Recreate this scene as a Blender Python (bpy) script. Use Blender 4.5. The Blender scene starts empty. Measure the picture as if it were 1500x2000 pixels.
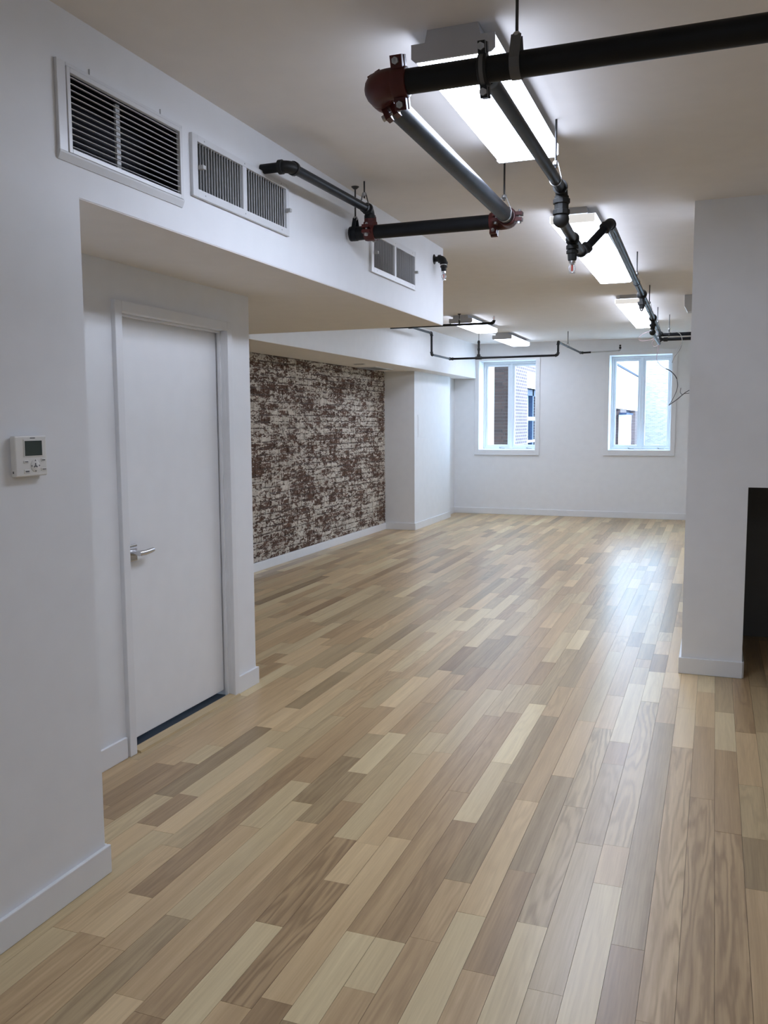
import bpy, math, random
from mathutils import Vector, Matrix

# ------------------------------------------------------------------ camera, sky, sun, exposure
scene = bpy.context.scene
COL = scene.collection
YAW, PITCH, ROLL = math.radians(20.7043), math.radians(-5.8782), math.radians(-0.3126)
FOCAL_PX = 1705.7
CAM = Vector((0.0, 0.0, 1.56))
fwd = Vector((-math.sin(YAW) * math.cos(PITCH), math.cos(YAW) * math.cos(PITCH), math.sin(PITCH)))
rgt = Vector((math.cos(YAW), math.sin(YAW), 0))
upv = rgt.cross(fwd)
rgt2 = rgt * math.cos(ROLL) + upv * math.sin(ROLL)
upv2 = upv * math.cos(ROLL) - rgt * math.sin(ROLL)
cam_data = bpy.data.cameras.new('camera')
cam_data.sensor_fit = 'HORIZONTAL'
cam_data.sensor_width = 36.0
cam_data.lens = FOCAL_PX * 36.0 / 1500.0
cam_data.clip_start = 0.05
cam_data.clip_end = 300
cam = bpy.data.objects.new('camera', cam_data)
COL.objects.link(cam)
m3 = Matrix((rgt2, upv2, -fwd)).transposed()
cam.matrix_world = Matrix.Translation(CAM) @ m3.to_4x4()
scene.camera = cam

world = bpy.data.worlds.new('overcast_sky')
scene.world = world
world.use_nodes = True
bg = world.node_tree.nodes['Background']
bg.inputs['Color'].default_value = (0.52, 0.73, 1.0, 1)
bg.inputs['Strength'].default_value = 13.5

sun_data = bpy.data.lights.new('sun', 'SUN')
sun_data.energy = 3.0
sun_data.angle = math.radians(3)
sun_data.color = (1.0, 0.95, 0.9)
sun = bpy.data.objects.new('sun', sun_data)
COL.objects.link(sun)
sun.location = (6, 12, 12)
sun.rotation_euler = Vector((-0.7, 0.5, -0.5)).to_track_quat('-Z', 'Y').to_euler()

LAMP_BRIGHT, LAMP_LONG, LAMP_SHORT = 31.0, 23.0, 14.0
LAMP_SIDE = 8.0
LAMP_COLOR = (0.715, 0.80, 1.0)
vs = scene.view_settings
vs.view_transform = 'Standard'
vs.look = 'None'
vs.exposure = 0.03
vs.gamma = 1.0
vs.use_curve_mapping = False

cy = scene.cycles
cy.max_bounces = 8
cy.diffuse_bounces = 4
cy.glossy_bounces = 2
cy.transmission_bounces = 2
cy.transparent_max_bounces = 6
cy.caustics_reflective = False
cy.caustics_refractive = False
cy.adaptive_threshold = 0.03

R = random.Random(11)

# ------------------------------------------------------------------ helpers
class MB:
    """collects shapes, then links them as one mesh object"""
    def __init__(self):
        self.v = []; self.f = []; self.col = []; self.cur = None
    def _add(self, vs_, fs_):
        b = len(self.v)
        self.v += [tuple(p) for p in vs_]
        self.f += [tuple(b + i for i in f) for f in fs_]
        if self.cur is not None:
            self.col += [self.cur] * len(fs_)
        return self
    def box(self, x0, x1, y0, y1, z0, z1):
        x0, x1 = min(x0, x1), max(x0, x1); y0, y1 = min(y0, y1), max(y0, y1); z0, z1 = min(z0, z1), max(z0, z1)
        p = [(x0, y0, z0), (x1, y0, z0), (x1, y1, z0), (x0, y1, z0), (x0, y0, z1), (x1, y0, z1), (x1, y1, z1), (x0, y1, z1)]
        return self._add(p, [(0, 3, 2, 1), (4, 5, 6, 7), (0, 1, 5, 4), (1, 2, 6, 5), (2, 3, 7, 6), (3, 0, 4, 7)])
    def obox(self, c, ax, ay, az, sx, sy, sz):
        c = Vector(c); ax, ay, az = Vector(ax).normalized() * sx / 2, Vector(ay).normalized() * sy / 2, Vector(az).normalized() * sz / 2
        p = [c + ax * i + ay * j + az * k for k in (-1, 1) for (i, j) in ((-1, -1), (1, -1), (1, 1), (-1, 1))]
        return self._add(p, [(0, 3, 2, 1), (4, 5, 6, 7), (0, 1, 5, 4), (1, 2, 6, 5), (2, 3, 7, 6), (3, 0, 4, 7)])
    def sweep(self, pts, rad, seg=16, cap=True):
        pts = [Vector(p) for p in pts]
        if not isinstance(rad, (list, tuple)): rad = [rad] * len(pts)
        n = len(pts); rings = []; ref = None
        for i, p in enumerate(pts):
            t = (pts[min(i + 1, n - 1)] - pts[max(i - 1, 0)])
            if t.length < 1e-9: t = Vector((0, 0, 1))
            t.normalize()
            if ref is None:
                ref = Vector((0, 0, 1)) if abs(t.z) < .9 else Vector((1, 0, 0))
            a = (ref - t * ref.dot(t)).normalized(); ref = a
            b = t.cross(a)
            rings.append([p + (a * math.cos(2 * math.pi * k / seg) + b * math.sin(2 * math.pi * k / seg)) * rad[i] for k in range(seg)])
        vs_ = [q for r in rings for q in r]; fs_ = []
        for i in range(n - 1):
            for k in range(seg):
                k2 = (k + 1) % seg
                fs_.append((i * seg + k, i * seg + k2, (i + 1) * seg + k2, (i + 1) * seg + k))
        if cap:
            fs_.append(tuple(range(seg - 1, -1, -1))); fs_.append(tuple((n - 1) * seg + k for k in range(seg)))
        return self._add(vs_, fs_)
    def tube(self, a, b, r, seg=16):
        return self.sweep([a, b], r, seg)
    def lathe(self, c, axis, prof, seg=20):
        """prof: (distance along axis, radius) pairs"""
        c = Vector(c); axis = Vector(axis).normalized()
        ref = Vector((0, 0, 1)) if abs(axis.z) < .9 else Vector((1, 0, 0))
        a = (ref - axis * ref.dot(axis)).normalized(); b = axis.cross(a)
        n = len(prof); vs_ = []; fs_ = []
        for h, r in prof:
            vs_ += [c + axis * h + (a * math.cos(2 * math.pi * k / seg) + b * math.sin(2 * math.pi * k / seg)) * r for k in range(seg)]
        for i in range(n - 1):
            for k in range(seg):
                k2 = (k + 1) % seg
                fs_.append((i * seg + k, i * seg + k2, (i + 1) * seg + k2, (i + 1) * seg + k))
        fs_.append(tuple(range(seg - 1, -1, -1))); fs_.append(tuple((n - 1) * seg + k for k in range(seg)))
        return self._add(vs_, fs_)
    def prism(self, poly, plane, a, b):
        """poly 2D outline extruded from a to b; plane 'xz' (along y) or 'yz' (along x) or 'xy' (along z)"""
        def P(u, v, w):
            return {'xz': (u, w, v), 'yz': (w, u, v), 'xy': (u, v, w)}[plane]
        n = len(poly)
        vs_ = [P(u, v, a) for u, v in poly] + [P(u, v, b) for u, v in poly]
        fs_ = [tuple(range(n - 1, -1, -1)), tuple(range(n, 2 * n))] + [(i, (i + 1) % n, n + (i + 1) % n, n + i) for i in range(n)]
        return self._add(vs_, fs_)
    def build(self, name, mat, parent=None, smooth=False, bevel=0.0):
        me = bpy.data.meshes.new(name)
        off = Vector((0, 0, 0))
        q = parent
        while q is not None:
            off += q.location; q = q.parent
        me.from_pydata([tuple(Vector(p) - off) for p in self.v], [], self.f)
        import bmesh
        bm = bmesh.new(); bm.from_mesh(me)
        bmesh.ops.recalc_face_normals(bm, faces=bm.faces)
        bm.to_mesh(me); bm.free()
        if self.col:
            at = me.attributes.new('tone', 'FLOAT_COLOR', 'FACE')
            for i, c in enumerate(self.col): at.data[i].color = c
        if smooth:
            me.polygons.foreach_set('use_smooth', [True] * len(me.polygons))
            me.set_sharp_from_angle(angle=math.radians(40))
        me.materials.append(mat)
        o = bpy.data.objects.new(name, me)
        COL.objects.link(o)
        if parent is not None: o.parent = parent
        if bevel > 0:
            bv = o.modifiers.new('edge', 'BEVEL'); bv.width = bevel; bv.segments = 2; bv.limit_method = 'ANGLE'
        return o

def tag(o, label=None, cat=None, group=None, kind=None):
    if label: o['label'] = label
    if cat: o['category'] = cat
    if group: o['group'] = group
    if kind: o['kind'] = kind
    return o

def thing(name, loc, label, cat=None, group=None, kind=None):
    o = bpy.data.objects.new(name, None)
    o.empty_display_size = 0.1
    o.location = loc
    COL.objects.link(o)
    return tag(o, label, cat, group, kind)

def bez(a, c, b, n=8):
    a, c, b = Vector(a), Vector(c), Vector(b)
    return [a * (1 - t) ** 2 + c * 2 * t * (1 - t) + b * t * t for t in [i / n for i in range(n + 1)]]

def smooth_path(pts, n=6):
    pts = [Vector(p) for p in pts]; out = []
    for i in range(len(pts) - 1):
        p0 = pts[max(i - 1, 0)]; p1 = pts[i]; p2 = pts[i + 1]; p3 = pts[min(i + 2, len(pts) - 1)]
        for k in range(n):
            t = k / n
            out.append(0.5 * ((2 * p1) + (p2 - p0) * t + (2 * p0 - 5 * p1 + 4 * p2 - p3) * t * t + (3 * p1 - p0 - 3 * p2 + p3) * t ** 3))
    out.append(pts[-1])
    return out

# ------------------------------------------------------------------ materials
def new_mat(name):
    m = bpy.data.materials.new(name); m.use_nodes = True
    nt = m.node_tree
    return m, nt, nt.nodes['Principled BSDF'], nt.links.new

def paint(name, col, rough=0.55, spec=0.3, vary=0.03, bump=0.02, metallic=0.0, scale=9.0):
    m, nt, bs, L = new_mat(name)
    g = nt.nodes.new('ShaderNodeNewGeometry')
    n = nt.nodes.new('ShaderNodeTexNoise'); n.inputs['Scale'].default_value = scale; n.inputs['Detail'].default_value = 1
    L(g.outputs['Position'], n.inputs['Vector'])
    r = nt.nodes.new('ShaderNodeValToRGB')
    r.color_ramp.elements[0].position = 0.3; r.color_ramp.elements[1].position = 0.7
    r.color_ramp.elements[0].color = tuple(c * (1 - vary) for c in col) + (1,)
    r.color_ramp.elements[1].color = tuple(min(1, c * (1 + vary)) for c in col) + (1,)
    L(n.outputs['Fac'], r.inputs['Fac']); L(r.outputs['Color'], bs.inputs['Base Color'])
    bs.inputs['Roughness'].default_value = rough
    bs.inputs['Specular IOR Level'].default_value = spec
    bs.inputs['Metallic'].default_value = metallic
    return m

M = {}
M['wall'] = paint('white_wall_paint', (0.84, 0.85, 0.86), 0.6, 0.25, 0.012)
M['ceiling'] = paint('ceiling_paint', (0.83, 0.80, 0.77), 0.8, 0.15, 0.012)
M['trim'] = paint('semi_gloss_trim', (0.82, 0.83, 0.84), 0.32, 0.45, 0.01, 0.0)
M['door'] = paint('door_paint', (0.87, 0.88, 0.89), 0.4, 0.4, 0.012, 0.01)
M['jamb'] = paint('jamb_paint', (0.62, 0.63, 0.63), 0.45, 0.4, 0.012, 0.0)
M['grille'] = paint('grille_enamel', (0.74, 0.75, 0.76), 0.3, 0.5, 0.02, 0.0)
M['vane'] = paint('vane_grey_metal', (0.50, 0.50, 0.49), 0.4, 0.5, 0.03, 0.0)
M['duct'] = paint('dark_duct', (0.02, 0.02, 0.024), 0.7, 0.2, 0.1, 0.0)
M['duct_grey'] = paint('grey_duct', (0.14, 0.14, 0.14), 0.7, 0.2, 0.1, 0.0)
M['pipe_black'] = paint('black_pipe', (0.008, 0.0085, 0.0095), 0.45, 0.2, 0.2, 0.0)
M['pipe_grey'] = paint('grey_steel_pipe', (0.017, 0.020, 0.024), 0.36, 0.13, 0.25, 0.01, 0.0, 14)
M['fitting'] = paint('cast_iron_fitting', (0.018, 0.018, 0.017), 0.5, 0.25, 0.2, 0.03)
M['red'] = paint('red_enamel_coupling', (0.075, 0.016, 0.013), 0.45, 0.3, 0.12, 0.02)
M['steel'] = paint('zinc_steel', (0.42, 0.42, 0.42), 0.35, 0.5, 0.1, 0.0, 0.8)
M['strap'] = paint('grey_strap', (0.12, 0.12, 0.12), 0.5, 0.3, 0.1, 0.0)
M['rod'] = paint('dark_rod', (0.05, 0.05, 0.05), 0.45, 0.5, 0.1, 0.0, 0.4)
M['chrome'] = paint('brushed_chrome', (0.62, 0.62, 0.63), 0.22, 0.5, 0.03, 0.0, 1.0)
M['bulb'] = paint('red_glass_bulb', (0.5, 0.03, 0.02), 0.1, 0.6, 0.02, 0.0)
M['fixture'] = paint('fixture_white_metal', (0.52, 0.53, 0.55), 0.4, 0.4, 0.01, 0.0)
M['thermostat'] = paint('thermostat_plastic', (0.80, 0.79, 0.75), 0.45, 0.4, 0.01, 0.0)
M['lcd'] = paint('lcd_green_grey', (0.045, 0.062, 0.055), 0.2, 0.5, 0.05, 0.0)
M['print'] = paint('grey_print', (0.16, 0.16, 0.16), 0.6, 0.2, 0.05, 0.0)
M['threshold_dark'] = paint('slate_threshold', (0.045, 0.055, 0.07), 0.5, 0.4, 0.1, 0.0)
M['niche'] = paint('niche_grey_with_shade', (0.13, 0.125, 0.12), 0.6, 0.3, 0.03, 0.0)  # grey paint darkened so the colour carries the shade inside the niche
M['subfloor'] = paint('subfloor', (0.10, 0.075, 0.05), 0.9, 0.1, 0.1, 0.0)
M['vinyl'] = paint('window_vinyl', (0.80, 0.83, 0.86), 0.35, 0.45, 0.01, 0.0)
M['cable_grey'] = paint('grey_cable', (0.26, 0.25, 0.23), 0.5, 0.4, 0.05, 0.0)
M['cable_pink'] = paint('pink_wire', (0.27, 0.16, 0.18), 0.5, 0.4, 0.05, 0.0)
M['cable_dark'] = paint('dark_taped_wire', (0.05, 0.045, 0.05), 0.6, 0.3, 0.05, 0.0)
M['ext_white'] = paint('exterior_cream_stone', (0.82, 0.80, 0.76), 0.8, 0.2, 0.04, 0.0, 0.0, 2)
M['ext_blue'] = paint('exterior_blue_frame', (0.015, 0.03, 0.07), 0.4, 0.4, 0.05, 0.0)
M['ground'] = paint('courtyard_concrete', (0.55, 0.54, 0.52), 0.9, 0.1, 0.08, 0.0, 0.0, 1.5)
M['ext_brown'] = paint('exterior_brown_panel', (0.06, 0.03, 0.025), 0.7, 0.2, 0.08, 0.0)

def emit(name, col, strength):
    m, nt, bs, L = new_mat(name)
    bs.inputs['Base Color'].default_value = (0.9, 0.9, 0.9, 1)
    bs.inputs['Emission Color'].default_value = tuple(col) + (1,)
    bs.inputs['Emission Strength'].default_value = strength
    bs.inputs['Roughness'].default_value = 0.4
    return m
M['lens'] = emit('lit_acrylic_lens', LAMP_COLOR, LAMP_LONG)
M['lens_bright'] = emit('lit_acrylic_lens_four_tube', LAMP_COLOR, LAMP_BRIGHT)
M['lens_short'] = emit('lit_acrylic_lens_short', LAMP_COLOR, LAMP_SHORT)
M['lens_side'] = emit('lit_acrylic_lens_side', LAMP_COLOR, LAMP_SIDE)
M['lens_end'] = emit('translucent_lens_end', (1.0, 0.99, 0.97), 0.55)

def glass():
    m, nt, bs, L = new_mat('window_glass')
    nt.nodes.remove(bs)
    out = nt.nodes['Material Output']
    tr = nt.nodes.new('ShaderNodeBsdfTransparent'); tr.inputs['Color'].default_value = (0.93, 0.96, 0.97, 1)
    gl = nt.nodes.new('ShaderNodeBsdfGlossy'); gl.inputs['Roughness'].default_value = 0.02
    fr = nt.nodes.new('ShaderNodeFresnel'); fr.inputs['IOR'].default_value = 1.45
    mx = nt.nodes.new('ShaderNodeMixShader')
    ge = nt.nodes.new('ShaderNodeNewGeometry'); fm = nt.nodes.new('ShaderNodeMath'); fm.operation = 'SUBTRACT'; fm.use_clamp = True
    L(fr.outputs[0], fm.inputs[0]); L(ge.outputs['Backfacing'], fm.inputs[1])
    L(fm.outputs[0], mx.inputs[0]); L(tr.outputs[0], mx.inputs[1]); L(gl.outputs[0], mx.inputs[2]); L(mx.outputs[0], out.inputs['Surface'])
    return m
M['glass'] = glass()

def brick_tex(name, c1, c2, mortar, bw=0.203, rh=0.0677, axis='yz', rough=0.85):
    m, nt, bs, L = new_mat(name)
    g = nt.nodes.new('ShaderNodeNewGeometry')
    sp = nt.nodes.new('ShaderNodeSeparateXYZ'); cb = nt.nodes.new('ShaderNodeCombineXYZ')
    L(g.outputs['Position'], sp.inputs[0])
    L(sp.outputs['Y' if axis == 'yz' else 'X'], cb.inputs['X']); L(sp.outputs['Z'], cb.inputs['Y'])
    b = nt.nodes.new('ShaderNodeTexBrick')
    b.inputs['Scale'].default_value = 1; b.inputs['Brick Width'].default_value = bw; b.inputs['Row Height'].default_value = rh
    b.inputs['Mortar Size'].default_value = 0.011; b.inputs['Mortar Smooth'].default_value = 0.1
    b.inputs['Color1'].default_value = c1 + (1,); b.inputs['Color2'].default_value = c2 + (1,); b.inputs['Mortar'].default_value = mortar + (1,)
    L(cb.outputs[0], b.inputs['Vector']); L(b.outputs['Color'], bs.inputs['Base Color'])
    bs.inputs['Roughness'].default_value = rough
    return m
M['ext_brick'] = brick_tex('courtyard_brick', (0.105, 0.056, 0.058), (0.080, 0.042, 0.045), (0.22, 0.205, 0.19))
M['ext_pale'] = brick_tex('pale_painted_brick', (0.25, 0.245, 0.235), (0.15, 0.148, 0.142), (0.25, 0.245, 0.24), axis='xz')

def pier_brick_mat():
    m, nt, bs, L = new_mat('brown_pier_brick')
    oi = nt.nodes.new('ShaderNodeObjectInfo')
    g = nt.nodes.new('ShaderNodeNewGeometry')
    n = nt.nodes.new('ShaderNodeTexNoise'); n.inputs['Scale'].default_value = 40
    L(g.outputs['Position'], n.inputs['Vector'])
    r = nt.nodes.new('ShaderNodeValToRGB')
    r.color_ramp.elements[0].color = (0.021, 0.009, 0.006, 1); r.color_ramp.elements[1].color = (0.055, 0.024, 0.015, 1)
    mx = nt.nodes.new('ShaderNodeMath'); mx.operation = 'ADD'; mx.use_clamp = True
    ml = nt.nodes.new('ShaderNodeMath'); ml.operation = 'MULTIPLY'; ml.inputs[1].default_value = 0.6
    L(oi.outputs['Random'], ml.inputs[0]); L(ml.outputs[0], mx.inputs[0])
    m2 = nt.nodes.new('ShaderNodeMath'); m2.operation = 'MULTIPLY'; m2.inputs[1].default_value = 0.4
    L(n.outputs['Fac'], m2.inputs[0]); L(m2.outputs[0], mx.inputs[1])
    L(mx.outputs[0], r.inputs['Fac']); L(r.outputs['Color'], bs.inputs['Base Color'])
    bs.inputs['Roughness'].default_value = 0.9
    return m
M['pier_brick'] = pier_brick_mat()
M['mortar_light'] = paint('pale_mortar', (0.17, 0.152, 0.14), 0.9, 0.1, 0.06, 0.0)

def plank_mat(name, from_attr):
    """oak strip: tone and two random offsets come from the object colour or from the face attribute"""
    m, nt, bs, L = new_mat(name)
    N = nt.nodes.new
    if from_attr:
        src = N('ShaderNodeAttribute'); src.attribute_name = 'tone'; colout = src.outputs['Color']
    else:
        src = N('ShaderNodeObjectInfo'); colout = src.outputs['Color']
    sc = N('ShaderNodeSeparateColor'); L(colout, sc.inputs[0])
    g = N('ShaderNodeNewGeometry'); sp = N('ShaderNodeSeparateXYZ'); L(g.outputs['Position'], sp.inputs[0])
    def math_(op, a, b=None, c=None):
        k = N('ShaderNodeMath'); k.operation = op
        for i, q in enumerate((a, b, c)):
            if q is None: continue
            if isinstance(q, (int, float)): k.inputs[i].default_value = q
            else: L(q, k.inputs[i])
        return k.outputs[0]
    def vec(x, y, z):
        k = N('ShaderNodeCombineXYZ')
        for i, q in enumerate((x, y, z)):
            if isinstance(q, (int, float)): k.inputs[i].default_value = q
            else: L(q, k.inputs[i])
        return k.outputs[0]
    def noise(v, scale, detail, rough=0.5):
        k = N('ShaderNodeTexNoise'); k.inputs['Scale'].default_value = scale; k.inputs['Detail'].default_value = detail
        k.inputs['Roughness'].default_value = rough; L(v, k.inputs['Vector']); return k.outputs['Fac']
    seed = math_('MULTIPLY', sc.outputs['Green'], 57.0)
    # cathedral figure: contour lines of a noise stretched along the board
    fig = noise(vec(math_('MULTIPLY', sp.outputs['X'], 9.0), math_('MULTIPLY', sp.outputs['Y'], 0.75), seed), 1.0, 2.5, 0.45)
    fine0 = noise(vec(math_('MULTIPLY', sp.outputs['X'], 60.0), math_('MULTIPLY', sp.outputs['Y'], 9.0), seed), 1.0, 2, 0.5)
    lines = math_('SINE', math_('MULTIPLY_ADD', fig, 80.0, math_('MULTIPLY', fine0, 3.2)))
    lines = math_('POWER', math_('MULTIPLY_ADD', lines, 0.5, 0.5), 1.6)
    lines = math_('MULTIPLY', lines, math_('POWER', sc.outputs['Blue'], 2.0))
    fine = noise(vec(math_('MULTIPLY', sp.outputs['X'], 150.0), math_('MULTIPLY', sp.outputs['Y'], 5.0), seed), 1.0, 4, 0.6)
    broad = noise(vec(math_('MULTIPLY', sp.outputs['X'], 26.0), math_('MULTIPLY', sp.outputs['Y'], 0.9), seed), 1.0, 3, 0.5)
    tone = math_('ADD', sc.outputs['Red'], math_('MULTIPLY_ADD', broad, 0.46, -0.23))
    tone = math_('ADD', tone, math_('MULTIPLY_ADD', fine, 0.34, -0.17))
    tone = math_('SUBTRACT', tone, math_('MULTIPLY', lines, math_('MULTIPLY', broad, 0.50)))
    r = N('ShaderNodeValToRGB'); e = r.color_ramp.elements
    e[0].position = 0.0; e[0].color = (0.240, 0.158, 0.080, 1)
    e[1].position = 1.0; e[1].color = (0.840, 0.690, 0.410, 1)
    k = e.new(0.45); k.color = (0.530, 0.395, 0.215, 1)
    k = e.new(0.72); k.color = (0.690, 0.545, 0.310, 1)
    L(tone, r.inputs['Fac'])
    hs = N('ShaderNodeMixRGB'); hs.blend_type = 'MULTIPLY'; hs.inputs['Color2'].default_value = (1.0, 0.93, 0.90, 1)
    L(math_('GREATER_THAN', math_('FRACT', math_('MULTIPLY', sc.outputs['Green'], 7.3)), 0.4), hs.inputs['Fac'])
    L(r.outputs['Color'], hs.inputs['Color1']); L(hs.outputs['Color'], bs.inputs['Base Color'])
    bs.inputs['Roughness'].default_value = 0.36
    L(math_('MULTIPLY_ADD', fine, 0.10, 0.27), bs.inputs['Roughness'])
    bs.inputs['Specular IOR Level'].default_value = 0.42
    return m
M['plank'] = plank_mat('oak_plank', False)
M['plank_far'] = plank_mat('oak_plank_strip', True)

def old_brick_mat(name, mortar=False):
    """dark red brick under worn off-white paint"""
    m, nt, bs, L = new_mat(name)
    N = nt.nodes.new
    g = N('ShaderNodeNewGeometry')
    def mapped(sx, sy, sz):
        k = N('ShaderNodeVectorMath'); k.operation = 'MULTIPLY'; L(g.outputs['Position'], k.inputs[0]); k.inputs[1].default_value = (sx, sy, sz); return k.outputs[0]
    def noise(v, scale, detail, rough=0.55, dist=0.0):
        k = N('ShaderNodeTexNoise'); k.inputs['Scale'].default_value = scale; k.inputs['Detail'].default_value = detail
        k.inputs['Roughness'].default_value = rough; k.inputs['Distortion'].default_value = dist; L(v, k.inputs['Vector']); return k.outputs['Fac']
    def math_(op, a, b=None, c=None):
        k = N('ShaderNodeMath'); k.operation = op
        for i, q in enumerate((a, b, c)):
            if q is None: continue
            if isinstance(q, (int, float)): k.inputs[i].default_value = q
            else: L(q, k.inputs[i])
        return k.outputs[0]
    big = noise(mapped(1, 0.9, 1.3), 2.0, 2)
    mid = noise(mapped(1, 11, 33), 1.0, 4, 0.6, 0.5)
    fine = noise(mapped(1, 34, 75), 1.0, 3, 0.6, 0.3)
    s = math_('ADD', math_('MULTIPLY', big, 0.5), math_('ADD', math_('MULTIPLY', mid, 1.0), math_('MULTIPLY', fine, 1.0)))
    if not mortar:
        sn = N('ShaderNodeVectorMath'); sn.operation = 'SNAP'; L(g.outputs['Position'], sn.inputs[0]); sn.inputs[1].default_value = (1, 0.2155, 0.0705)
        wn = N('ShaderNodeTexWhiteNoise'); L(sn.outputs[0], wn.inputs['Vector'])
        s = math_('ADD', s, math_('MULTIPLY_ADD', wn.outputs['Value'], 0.22, -0.11))
    r = N('ShaderNodeValToRGB'); e = r.color_ramp.elements
    e[0].position = 0.0; e[0].color = (0, 0, 0, 1); e[1].position = 1.0; e[1].color = (1, 1, 1, 1)
    fac = math_('MULTIPLY_ADD', math_('SUBTRACT', s, 1.36 if mortar else 1.26), 9.0, 0.5)
    L(fac, r.inputs['Fac'])
    bc = N('ShaderNodeValToRGB')
    bc.color_ramp.elements[0].position = 0.3; bc.color_ramp.elements[1].position = 0.7
    if mortar:
        bc.color_ramp.elements[0].color = (0.085, 0.062, 0.050, 1); bc.color_ramp.elements[1].color = (0.16, 0.12, 0.10, 1)
    else:
        bc.color_ramp.elements[0].color = (0.070, 0.040, 0.028, 1); bc.color_ramp.elements[1].color = (0.150, 0.086, 0.060, 1)
    n2 = noise(mapped(1, 6, 9), 1.3, 4)
    L(n2, bc.inputs['Fac'])
    pc = N('ShaderNodeValToRGB')
    pc.color_ramp.elements[0].position = 0.35; pc.color_ramp.elements[1].position = 0.75
    pc.color_ramp.elements[0].color = (0.47, 0.42, 0.35, 1); pc.color_ramp.elements[1].color = (0.76, 0.70, 0.61, 1)
    L(noise(mapped(1, 9, 14), 1.0, 4), pc.inputs['Fac'])
    mx = N('ShaderNodeMixRGB'); L(r.outputs['Color'], mx.inputs['Fac']); L(bc.outputs['Color'], mx.inputs['Color1']); L(pc.outputs['Color'], mx.inputs['Color2'])
    L(mx.outputs['Color'], bs.inputs['Base Color'])
    bs.inputs['Roughness'].default_value = 0.85; bs.inputs['Specular IOR Level'].default_value = 0.2
    return m
M['old_brick'] = old_brick_mat('worn_painted_brick')
M['old_mortar'] = old_brick_mat('worn_painted_mortar', True)

# ------------------------------------------------------------------ main dimensions (metres)
CE = 2.845                 # ceiling
SOF = 2.285                # underside of the dropped soffits
XN, YN = -1.94, 2.37       # near wall face and its outside corner
XD, YD = -2.54, 4.525      # door wall face and its outside corner
XB = -4.478                # brick wall face
YS = 6.41                  # end of the near soffit
XS2 = -3.79                # face of the far soffit
YP0, YP1, XP = 11.90, 13.69, -4.025   # pilaster
XA = -4.165                # wall past the pilaster
YF = 14.45                 # back wall
XC, YC = -0.152, 5.606     # right partition: left end, front face
XR, YBK = 3.0, -2.6        # right wall, wall behind the camera

# ------------------------------------------------------------------ shell
floor = MB().box(-5.2, XR + .3, YBK - .3, YF + .1, -0.22, -0.019).build('floor', M['subfloor'])
tag(floor, 'pale oak strip floor running the length of the room', kind='structure')
ceil = MB().box(-5.2, XR + .3, YBK - .3, YF + .45, CE, CE + .25).build('ceiling', M['ceiling'])
tag(ceil, 'flat off-white plaster ceiling over the whole room', kind='structure')

b = MB().box(-3.1, XN, YBK, YN, 0, SOF)
wall_near = tag(b.build('wall_left', M['wall']), 'white wall carrying the thermostat at the picture edge', kind='structure')

DY0, DY1, DZ = 3.335, 4.248, 2.062        # door opening
b = MB().box(XD - .13, XD, YN, DY0 - .02, 0, SOF).box(XD - .13, XD, DY1 + .02, YD, 0, SOF).box(XD - .13, XD, DY0 - .02, DY1 + .02, DZ + .02, SOF)
b.box(XB - .1, XD - .13, YD - .13, YD, 0, SOF)
b.box(XD - .75, XD - .70, YN, YD - .13, 0, SOF)
tag(b.build('wall_door', M['wall']), 'white recessed wall around the plain white door', kind='structure')

# wall with exposed brick: backing = mortar, bricks are its children
b = MB().box(XB - .2, XB - .007, YD, YP0, 0, SOF)
wall_brick = tag(b.build('wall_brick', M['old_mortar']), 'exposed brick wall with worn white paint', kind='structure')

b = MB().box(XB - .2, XP, YP0, YP1, 0, SOF)
tag(b.build('wall_pilaster', M['wall']), 'white boxed pilaster at the end of the brick wall', kind='structure')
b = MB().box(XB - .2, XA, YP1, YF, 0, SOF)
tag(b.build('wall_alcove', M['wall']), 'short white wall between pilaster and window wall', kind='structure')

OPENINGS = [(2.333, 2.935, 2.425, 2.655), (3.058, 3.817, 2.475, 2.655), (4.957, 5.714, 2.479, 2.664)]   # air grilles
b = MB().box(XB - .2, XN - .14, YBK, YS, SOF, CE)
y = YBK
for (a0, a1, z0, z1) in OPENINGS:
    b.box(XN - .14, XN, y, a0, SOF, CE).box(XN - .14, XN, a0, a1, SOF, z0).box(XN - .14, XN, a0, a1, z1, CE)
    y = a1
b.box(XN - .14, XN, y, YS, SOF, CE)
tag(b.build('ceiling_soffit', M['wall']), 'deep white dropped soffit carrying the air grilles', kind='structure')
b = MB().box(XB - .2, XS2, YS, YF, SOF, CE)
tag(b.build('ceiling_soffit', M['wall']), 'white dropped soffit above the exposed brick wall', kind='structure')
# plaster colour below the soffits (same paint as the ceiling)
b = MB().box(XB, XN - .002, YN, YS - .002, SOF - .004, SOF)
tag(b.build('ceiling_soffit_underside', M['ceiling']), 'underside of the deep soffit above the door', kind='structure')
b = MB().box(XB, XS2 - .002, YS, YF, SOF - .004, SOF)
tag(b.build('ceiling_soffit_underside', M['ceiling']), 'underside of the soffit along the brick wall', kind='structure')

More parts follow.
